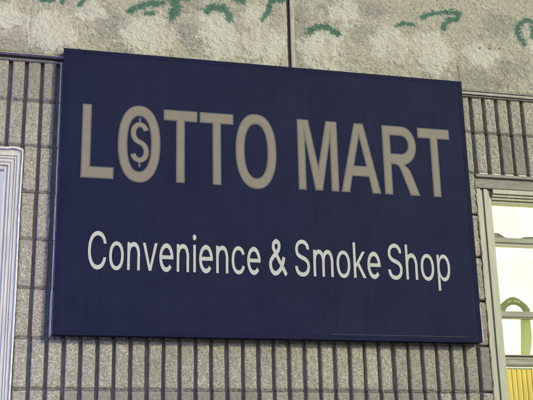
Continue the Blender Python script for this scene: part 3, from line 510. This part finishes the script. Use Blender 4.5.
# ---- right window: lintel, old cream frame, lit panes
rw = empty('window', (RW[0], 0, RW[2]), None, None); rw.parent = shop; rw.location = Vector((RW[0], 0, RW[2]))-shop.location
rw['label'] = 'cream painted window with glowing white panes beside the sign'
x0, x1, z0, z1 = RW
mb = MB()
mb.box(x0-.0, x1, -.012, .10, z1-.018, z1-.003)                 # top flange catches light
mb.box(x0+.003, x1, .004, .10, .9505, z1-.018)
mb.box(x0+.003, x1, -.006, .10, .942, .9505)
mb.build('lintel', M_LINTEL, rw, bevel=.0015)
mb = MB()                                                       # stepped head and jambs
for (a, y, w) in ((.000, .000, .020), (.020, .010, .016), (.036, .002, .020), (.056, .012, .012), (.068, .020, .014)):
    mb.box(x0+.002+a, x0+.002+a+w, y, .11, z0+.04, .941)
for (zt_, y, w) in ((.941, -.002, .022), (.919, .008, .012), (.907, .018, .012), (.895, .030, .012)):
    mb.box(x0+.084, x1-.05, y, .11, zt_-w, zt_)
mb.box(x1-.05, x1, .0, .11, z0+.04, .941)
mb.box(x0+.002, x1, -.03, .11, z0, z0+.038)
mb.build('frame', M_FRAME, rw, bevel=.0015)
mb = MB()
def rail(za, zb_): 
    mb.box(x0+.084, x1-.05, .030, .060, za, zb_); mb.box(x0+.084, x1-.05, .024, .030, za+.006, zb_-.006)
rail(.685, .716); rail(.336, .369); rail(.118, .148)
mb.box(x0+.084, x1-.05, .040, .066, .150, .166)
mb.build('glazing_bar', M_RAIL, rw, bevel=.0015)
mb = MB()
mb.box(x0+.084, x1-.05, .026, .060, .676, .6835); mb.build('glazing_bead', M_FRAME, rw, bevel=.001)
mb = MB(); mb.box(x0+.084, x1-.05, .026, .060, .166, .171); mb.build('glazing_bead', M_FRAME, rw, bevel=.001)
mb = MB(); mb.box(x0+.0845, x1-.051, .076, .080, .119, .884)
pn = mb.build('pane', M_LIT, rw)
# dust and lint heaped on the middle bar
mb = MB()
def heap(pts, zb_, y0, y1):
    rows = []
    for f in (0, .25, .5, .75, 1):
        s = math.sin(math.pi*(.12+.76*f))
        rows.append([(x, y0+(y1-y0)*f, zb_+(z-zb_)*s+.001*noise.noise(Vector((x*150, f*5, 1)))) for x, z in pts])
    rows = [[(p[0], y0, zb_) for p in rows[0]]]+rows+[[(p[0], y1, zb_) for p in rows[-1]]]
    mb.grid(rows)
def dens(pts, k=6): 
    out = []
    for a, b in zip(pts, pts[1:]): out += [(a[0]+(b[0]-a[0])*i/k, a[1]+(b[1]-a[1])*i/k+.0012*noise.noise(Vector((a[0]*99, i*1.7, 0)))) for i in range(k)]
    return out+[pts[-1]]
heap(dens([(2.138,.728),(2.15,.742),(2.172,.741),(2.19,.731),(2.20,.722),(2.215,.719),(2.25,.718),(2.275,.719),(2.30,.727),(2.33,.731),(2.37,.730),(2.42,.732),(2.48,.722),(2.6,.719),(2.9,.722)]), .7155, .034, .058)
tag(mb.build('dust_heap', M_DEBRIS, None, smooth=True), 'grey lint and dust heaped on the upper bar of the glowing right window', 'dust')
caulk('caulk_bead', [(x0-.001, -.001, .42), (x0+.001, -.002, .60), (x0-.002, -.003, .93), (x0-.003, -.003, .985)], .0030, rw, M_OLDCAULK, amp=1.2)
caulk('caulk_bead', [(x0-.001, .002, z0), (x0+.001, .002, .415)], .0030, rw, M_DGROUT, amp=1.)
# broken white caulk between the flange and the ribs
for i in range(31, 36):
    mb = MB()
    xa = RX0+i*PITCH
    pts = [(xa+.003+.042*k/8, 0) for k in range(9)]
    mb.grid([[(x, -.002, 1.0095) for x, _ in pts], [(x, -.007, 1.0115+.002*noise.noise(Vector((x*90, 0, 0)))) for x, _ in pts],
             [(x, -.003, 1.0165+.004*abs(noise.noise(Vector((x*60, 4, 0))))) for x, _ in pts], [(x, .006, 1.019) for x, _ in pts]])
    mb.build('caulk_fillet', M_CAULK, rw, smooth=True)

# arch-shaped translucent plastic thing standing behind the lower bars
outer = []; cx_, cz_, ro, ri = 2.226, .362, .080, .047
mb = MB()
K = 26
ring = []
for k in range(K+1):
    t = math.pi*(1.03-1.03*k/K)
    ring.append((t, ro+.003*math.sin(t*5), ri))
front = [[(cx_+o*math.cos(t), .067, cz_+o*.98*math.sin(t)) for t, o, i_ in ring],
         [(cx_+(o+i_)/2*math.cos(t), .0635, cz_+(o+i_)/2*.98*math.sin(t)) for t, o, i_ in ring],
         [(cx_+i_*math.cos(t), .067, cz_+i_*.95*math.sin(t)) for t, o, i_ in ring]]
mb.grid(front[::-1])
leg = [(.362, 2.2730, 2.3060), (.336, 2.255, 2.3035), (.30, 2.2515, 2.3045), (.26, 2.248, 2.304), (.22, 2.243, 2.297), (.185, 2.240, 2.289), (.172, 2.238, 2.287)]
mb.grid([[(a, .068, z), ((a+b)/2, .0645, z), (b, .068, z)] for z, a, b in leg], 1)
arch = mb.build('plastic_arch', [M_ARCH, M_ARCH2], None, smooth=True)
mod = arch.modifiers.new('thick', 'SOLIDIFY'); mod.thickness = .001; mod.offset = 1
tag(arch, 'green translucent arch with one long leg behind the bars of the right window', 'arch')
mb = MB()
for k, t in enumerate((115, 104, 84, 76, 66)):
    t = R(t); c_ = (cx_+.0625*math.cos(t), cz_+.062*math.sin(t)); r_ = .0042 if k % 2 == 0 else .0026
    mb.prism([(c_[0]+r_*math.cos(u)*(1+.2*math.sin(3*u+k)), c_[1]+r_*math.sin(u)) for u in [w*math.tau/10 for w in range(10)]], .0615, .0625)
M_SPOT = see_through('clear_spot', (1, 1, .75), .5, (.9,.9,.6))
sp_ = mb.build('pale_spot', M_SPOT, arch)

# yellow corrugated sheet closing the bottom of the window
mb = MB()
xa, xb = x0+.0865, x1-.055
nx = int((xb-xa)/.0248*10)
prof = []
for k in range(nx+1):
    x = xa+(xb-xa)*k/nx; ph = (x-xa)/.0248*math.tau
    prof.append((x, .060-.010*math.sin(ph)-.0016*math.sin(2*ph)))
rows = [[(x+.0008*noise.noise(Vector((x*20, 0, z*3))), y, z) for x, y in prof] for z in [-1.25+.0455*k for k in range(31)]]
mb.grid(rows)
ncol = len(prof)-1
mb.m = [1 if (k % ncol) % 10 in (6, 7, 8) else 0 for k in range(len(mb.f))]  # valley faces get the shade-coloured copy
ys_ = mb.build('corrugated_sheet', [M_YEL, M_YEL_SHADE], None, smooth=True)
tag(ys_, 'yellow corrugated plastic sheet closing the bottom of the right window', 'panel')
mb = MB(); mb.box(x0+.0845, x1-.051, .094, .098, z0+.04, .114); mb.build('pane', M_LIT, rw)

# ---- left window: only its right side shows
lw = empty('window', (0, 0, 0), None, None); lw.parent = shop; lw.location = Vector((LW[0], 0, LW[2]))-shop.location
lw['label'] = 'grey framed window with bright caulk line at the left edge'
x0, x1, z0, z1 = LW
mb = MB()
a = 0
for (y, w) in ((.006, .016), (.012, .010), (.018, .014), (.024, .012), (.034, .016)):
    mb.box(x1-.004-a-w, x1-.004-a, y, .12, z0+.03, z1-.016-a); 
    mb.box(x0+.06, x1-.004-a-w, y, .12, z1-.016-a-w, z1-.016-a); a += w
mb.box(x0+.0, x1-.003, .008, .12, z1-.0155, z1-.001); mb.box(x0, x0+.06, .0, .12, z0+.03, z1-.02); mb.box(x0, x1, -.03, .12, z0, z0+.03)
mb.build('frame', M_FRAME2, lw, bevel=.0012)
mb = MB(); mb.box(x0+.06, x1-.07, .066, .070, z0+.03, z1-.085); mb.build('pane', M_LITV, lw)
caulk('caulk_bead', [(x1+.002, -.001, z0), (x1-.001, -.002, -.05), (x1+.001, -.002, .4), (x1-.001, -.002, .7), (x1+.0005, -.002, z1-.006)], .0036, lw, amp=.18)
caulk('caulk_bead', [(x1+.003, -.002, z1-.006), (x1-.03, -.003, z1+.001), (x1-.07, -.002, z1-.002), (x1-.3, -.003, z1)], .0042, lw, amp=.35, ph=4)

# ---- added lamp, out of view, stands in for the violet glow on the left
lamp = empty('added_violet_lamp', (-1.25, 0, .3), 'added violet tube lamp out of view, giving the left side its violet glow', 'lamp')
mb = MB(); mb.box(-1.285, -1.215, -.46, -.42, -.22, .82); mb.build('housing', M_TRIM, lamp, bevel=.004)
mb = MB(); mb.box(-1.27, -1.23, -.51, -.461, -.2, .8); mb.build('tube', M_ADDED_GLOW, lamp, bevel=.015, smooth=True)
for z in (-.1, .7):
    mb = MB(); mb.box(-1.26, -1.24, -.42, .01, z-.015, z+.015); mb.build('bracket', M_TRIM, lamp, bevel=.003)

# ------------------------------------------------------------------ the sign
SX, SZ, SW, SH, SD = .14009, .20716, 1.85429, 1.24252, .0603
sign = empty('shop_sign', (SX, -.03, SZ), 'wide navy blue shop sign board reading LOTTO MART Convenience & Smoke Shop', 'sign')
X1, Z1 = SX+SW, SZ+SH
mb = MB(); mb.box(SX+.002, X1-.002, -SD+.004, -.002, SZ+.002, Z1-.002); mb.build('cabinet', M_TRIM, sign, bevel=.001)
mb = MB(); t = .020
# slightly bowed face panel
nx, nz = 60, 40
mb.grid([[(SX+t+(SW-2*t)*i/nx, -SD+.0010-.0010*math.sin(math.pi*i/nx)*math.sin(math.pi*j/nz)*(1+.4*noise.noise(Vector((i*.13, j*.13, 2)))), SZ+t+(SH-2*t)*j/nz) for i in range(nx+1)] for j in range(nz+1)])
face = mb.build('face_panel', M_NAVY, sign, smooth=True)
mb = MB()
for pl in ([(SX,SZ),(X1,SZ),(X1-t,SZ+t),(SX+t,SZ+t)], [(X1,SZ),(X1,Z1),(X1-t,Z1-t),(X1-t,SZ+t)],
           [(X1,Z1),(SX,Z1),(SX+t,Z1-t),(X1-t,Z1-t)], [(SX,Z1),(SX,SZ),(SX+t,SZ+t),(SX+t,Z1-t)]):
    mb.prism(pl, -SD, -SD+.0035)
mb.build('edge_trim', M_TRIM, sign, bevel=.0007)
trim = [o for o in sign.children if o.name.startswith('edge_trim')][0]
for k in range(5):
    for z_ in (SZ+.010, Z1-.010):
        x_ = SX+.12+(SW-.24)*k/4
        mb = MB(); mb.prism([(x_+.0038*math.cos(u), z_+.0038*math.sin(u)) for u in [w*math.tau/10 for w in range(10)]], -SD-.0012, -SD+.001)
        mb.build('screw', M_TRIM, trim)
caulk('side_bead', [(SX-.005, -.020, SZ+.003), (SX-.0045, -.020, SZ+.5), (SX-.004, -.018, SZ+.9), (SX-.005, -.018, Z1-.05)], .0032, sign, M_RETURN, amp=.25)
caulk('side_bead', [(X1-.001, -SD-.0015, SZ+.004), (X1-.001, -SD-.0015, SZ+.10), (X1-.0015, -SD-.0005, SZ+.17)], .0022, sign, M_RETURN, amp=.35)

mb = MB(); pts_ = [(SX+1.16+.62*k/40, SZ+.0235+.0012*noise.noise(Vector((k*.3, 0, 0)))) for k in range(41)]
mb.grid([[(x, -SD-.0003, z-.0006*(1+noise.noise(Vector((x*30, 1, 1))))) for x, z in pts_], [(x, -SD-.0003, z+.0006) for x, z in pts_]])
mb.build('scratch', paint('pale_scuff', (.03,.032,.05), (.075,.075,.09)), face)
FY = -SD-.0006                          # lettering sits on the face
def arc(cx, cz, rx, rz, a0, a1, k=40): return [(cx+rx*math.cos(R(a0+(a1-a0)*i/k)), cz+rz*math.sin(R(a0+(a1-a0)*i/k))) for i in range(k+1)]
def sell(cx, cz, rx, rz, p=2.25, k=72):
    out = []
    for i in range(k):
        c_, s_ = math.cos(math.tau*i/k), math.sin(math.tau*i/k)
        out.append((cx+rx*math.copysign(abs(c_)**(2/p), c_), cz+rz*math.copysign(abs(s_)**(2/p), s_)))
    return out
B, T = .661, .989
def letter_T(a, b): m = (a+b)/2; s = .0175; return [[(m-s,B),(m+s,B),(m+s,T-.047),(b,T-.047),(b,T),(a,T),(a,T-.047),(m-s,T-.047)]]
def letter_O(a, b): m = (a+b)/2; return [sell(m,(B+T)/2,(b-a)/2,(T-B)/2+.009), sell(m,(B+T)/2,(b-a)/2-.0375,(T-B)/2-.037)[::-1]]
BIG = [
 ('L', [[(.090,B),(.224,B),(.224,B+.049),(.126,B+.049),(.126,T),(.090,T)]]),
 ('O', letter_O(.242,.421)), ('T', letter_T(.437,.582)), ('T', letter_T(.595,.743)), ('O', letter_O(.754,.935)),
 ('M', [[(1.036,B),(1.069,B),(1.069,T-.075),(1.112,B),(1.144,B),(1.187,T-.075),(1.187,B),(1.220,B),(1.220,T),(1.170,T),(1.128,B+.105),(1.086,T),(1.036,T)]]),
 ('A', [[(1.233,B),(1.270,B),(1.285,.738),(1.364,.738),(1.379,B),(1.417,B),(1.346,T),(1.304,T)], [(1.325,.932),(1.355,.785),(1.294,.785)][::1]]),
]
# R
bowl = arc(1.532,.898,.066,.091,90,-90)
rin = arc(1.526,.900,.036,.0455,-90,90)
BIG.append(('R', [[(1.438,B),(1.474,B),(1.474,.806),(1.494,.806),(1.507,.800),(1.5175,.785),(1.560,B),(1.604,B),(1.571,.757),(1.561,.780),(1.546,.797),(1.537,.803)]+
            [p for p in bowl[::-1] if p[1] > .812]+[(1.438,T)], [(1.474,.8545)]+[(1.474,.9455)]+rin[::-1]]))
BIG.append(('T', letter_T(1.612,1.767)))
def sweep(pl, w):
    L, Rr = [], []
    for i, p in enumerate(pl):
        a_ = pl[max(i-1, 0)]; b_ = pl[min(i+1, len(pl)-1)]
        dx, dz = b_[0]-a_[0], b_[1]-a_[1]; l = math.hypot(dx, dz)
        nx_, nz_ = -dz/l*w/2, dx/l*w/2
        L.append((p[0]+nx_, p[1]+nz_)); Rr.append((p[0]-nx_, p[1]-nz_))
    return L+Rr[::-1]
def catmull(P, k=6):
    out = []
    for i in range(len(P)-1):
        p0, p1, p2, p3 = P[max(i-1, 0)], P[i], P[i+1], P[min(i+2, len(P)-1)]
        for j in range(k):
            t_ = j/k
            out.append(tuple(.5*((2*p1[c])+(-p0[c]+p2[c])*t_+(2*p0[c]-5*p1[c]+4*p2[c]-p3[c])*t_*t_+(-p0[c]+3*p1[c]-3*p2[c]+p3[c])*t_**3) for c in (0, 1)))
    return out+[P[-1]]
def stroke_mesh(pl, wd, mapf, y, slope):
    """ribbon with its own thickness, rising very slightly along its length where it crosses itself"""
    o = sweep(pl, wd); m_ = len(pl); L, Q = o[:m_], o[m_:][::-1]
    mb = MB(); rows = [[], [], [], []]
    for i in range(m_):
        yy = y-slope*i/(m_-1)
        a_, b_ = mapf(L[i]), mapf(Q[i])
        rows[0].append((a_[0], -SD+.001, a_[1])); rows[1].append((a_[0], yy, a_[1])); rows[2].append((b_[0], yy, b_[1])); rows[3].append((b_[0], -SD+.001, b_[1]))
    mb.grid(rows)
    me = bpy.data.meshes.new('stroke'); me.from_pydata(mb.v, [], mb.f); return me
AMP = catmull([(.425,.005),(.33,.125),(.22,.265),(.15,.36),(.135,.41),(.155,.455),(.205,.478),(.255,.455),(.270,.41),(.25,.355),(.19,.30),(.115,.245),(.07,.19),(.064,.13),(.09,.065),(.15,.027),(.22,.035),(.29,.085),(.345,.165),(.375,.255)])
EARC = [(.2025+.139*math.cos(R(a_)), .188+.166*math.sin(R(a_))) for a_ in range(-6, 323, 6)]
def world(cs): return [[(SX+x, SZ+z) for x, z in c] for c in cs]
def merge(name, parts, mats, parent):
    bm = bmesh.new()
    for k, me in enumerate(parts):
        for p in me.polygons: p.material_index = min(k, len(mats)-1)
        bm.from_mesh(me)
    me = bpy.data.meshes.new(name); bm.to_mesh(me); bm.free()
    for i_, p in enumerate(me.polygons): pass
    o = finish(name, me, mats, parent)
    root = parent; t_ = Vector((0,0,0))
    while root: t_ += root.location; root = root.parent
    o.location = -t_
    return o
for ch, cs in BIG:
    w = world(cs)
    inner = curve_mesh('letter', w, FY-.0010, .0010, -HALO)
    halo = curve_mesh('letter', w, FY-.0003, .0010, .0016)
    merge('letter', [inner, halo], [M_TAN, M_HALO], face)
# dollar sign inside the first O: a swept S and two ticks
mx = .3335
S = arc(mx,.876,.0275,.036,15,180,16)+arc(mx,.876,.0275,.042,190,255,8)[0:]+arc(mx,.787,.0285,.042,75,0,8)+arc(mx,.787,.0285,.036,-10,-165,16)
w = world([sweep(S, .0215)])
inner = curve_mesh('letter', w, FY-.0010, .0010, -.0015)
halo = curve_mesh('letter', w, FY-.0003, .0010, .0012)
tk = world([[(mx-.0045,.917),(mx+.0045,.917),(mx+.0045,.944),(mx-.0045,.944)], [(mx-.0045,.7185),(mx+.0045,.7185),(mx+.0045,.746),(mx-.0045,.746)]])
tick = curve_mesh('letter', tk, FY-.0007, .0008)
merge('dollar_sign', [inner, halo, tick], [M_TAN, M_HALO, M_HALO], face)

# second line
SC = .158/.509; ZB = .2715
for word, xa_, xb_ in (('Convenience', .130, .8545), ('&', .893, .970), ('Smoke', 1.007, 1.395), ('Shop', 1.430, 1.723)):
    adv = 0; pen = []
    for ch in word: pen.append(adv); adv += GLYPHS[ch][0]
    gx = [v for c in GLYPHS[word[0]][1] for v in c[0::2]]; lo = min(gx)
    gx = [v for c in GLYPHS[word[-1]][1] for v in c[0::2]]; hi = pen[-1]+max(gx)
    sx = (xb_-xa_)/(hi-lo)
    for ch, p0 in zip(word, pen):
        f_ = lambda p, p0=p0: (SX+xa_+(p[0]+p0-lo)*sx, SZ+ZB+p[1]*SC)
        if ch == '&':
            merge('letter', [stroke_mesh(AMP, .064, f_, FY-.0006, .0005)], [M_WHITE], face); continue
        if ch == 'e':
            bar = curve_mesh('letter', [[f_(p) for p in ((.075,.166),(.372,.166),(.372,.218),(.075,.218))]], FY-.0011, .0006)
            merge('letter', [stroke_mesh(EARC, .063, f_, FY-.0006, .0002), bar], [M_WHITE], face); continue
        if ch in 'nhm':
            top = .509 if ch == 'h' else .379
            parts_ = [curve_mesh('letter', [[f_(p) for p in ((.053,0),(.114,0),(.114,top),(.053,top))]], FY-.0013, .0008)]
            for q, (a_, b_) in enumerate([(.083,.326)] if ch != 'm' else [(.083,.305),(.305,.527)]):
                w_ = b_-a_
                pl_ = catmull([(a_+.003,.19),(a_+.010,.26),(a_+.21*w_,.330),(a_+.53*w_,.354),(a_+.84*w_,.325),(b_,.24),(b_,.16),(b_,.08),(b_,0)])
                parts_.append(stroke_mesh(pl_, .061, f_, FY-.0005-.0003*q, .0001))
            merge('letter', parts_, [M_WHITE], face); continue
        cs = [[(xa_+(x+p0-lo)*sx, ZB+z*SC) for x, z in zip(c[0::2], c[1::2])] for c in GLYPHS[ch][1]]
        me = curve_mesh('letter', world(cs), FY-.0008, .0008, THIN)
        merge('letter', [me], [M_WHITE], face)

# ------------------------------------------------------------------ camera
cam = bpy.data.cameras.new('camera'); co = bpy.data.objects.new('camera', cam); COL.objects.link(co)
co.location = (-.00915, -4.12069, -.4689)
co.rotation_euler = (1.86717, .02128, -.2434)
cam.sensor_width = 36; cam.lens = 1010.095/533*36; cam.clip_end = 500; cam.clip_start = .05
scene.camera = co

# ------------------------------------------------------------------ light
AZ, EL = -35, 20                       # sun stands right of the camera's back, low
world_ = bpy.data.worlds.new('World'); scene.world = world_; world_.use_nodes = True
nt = world_.node_tree; bg = nt.nodes['Background']
sky = nt.nodes.new('ShaderNodeTexSky'); sky.sky_type = 'NISHITA'; sky.sun_disc = False
sky.sun_elevation = R(EL); sky.sun_rotation = R(180+AZ); sky.ozone_density = 4.5; sky.dust_density = .3
nt.links.new(sky.outputs[0], bg.inputs[0]); bg.inputs[1].default_value = .15
sun = bpy.data.lights.new('sun', 'SUN'); sun.energy = 2.1; sun.angle = R(5); sun.color = (1, .915, .57)
so = bpy.data.objects.new('sun', sun); COL.objects.link(so)
# direction towards the sun
d = Vector((-math.sin(R(AZ))*math.cos(R(EL)), -math.cos(R(AZ))*math.cos(R(EL)), math.sin(R(EL))))
so.rotation_euler = d.to_track_quat('Z', 'Y').to_euler(); so.location = d*20

scene.view_settings.view_transform = 'Standard'; scene.view_settings.look = 'None'
scene.view_settings.gamma = 1; scene.view_settings.use_curve_mapping = False
scene.view_settings.exposure = .60
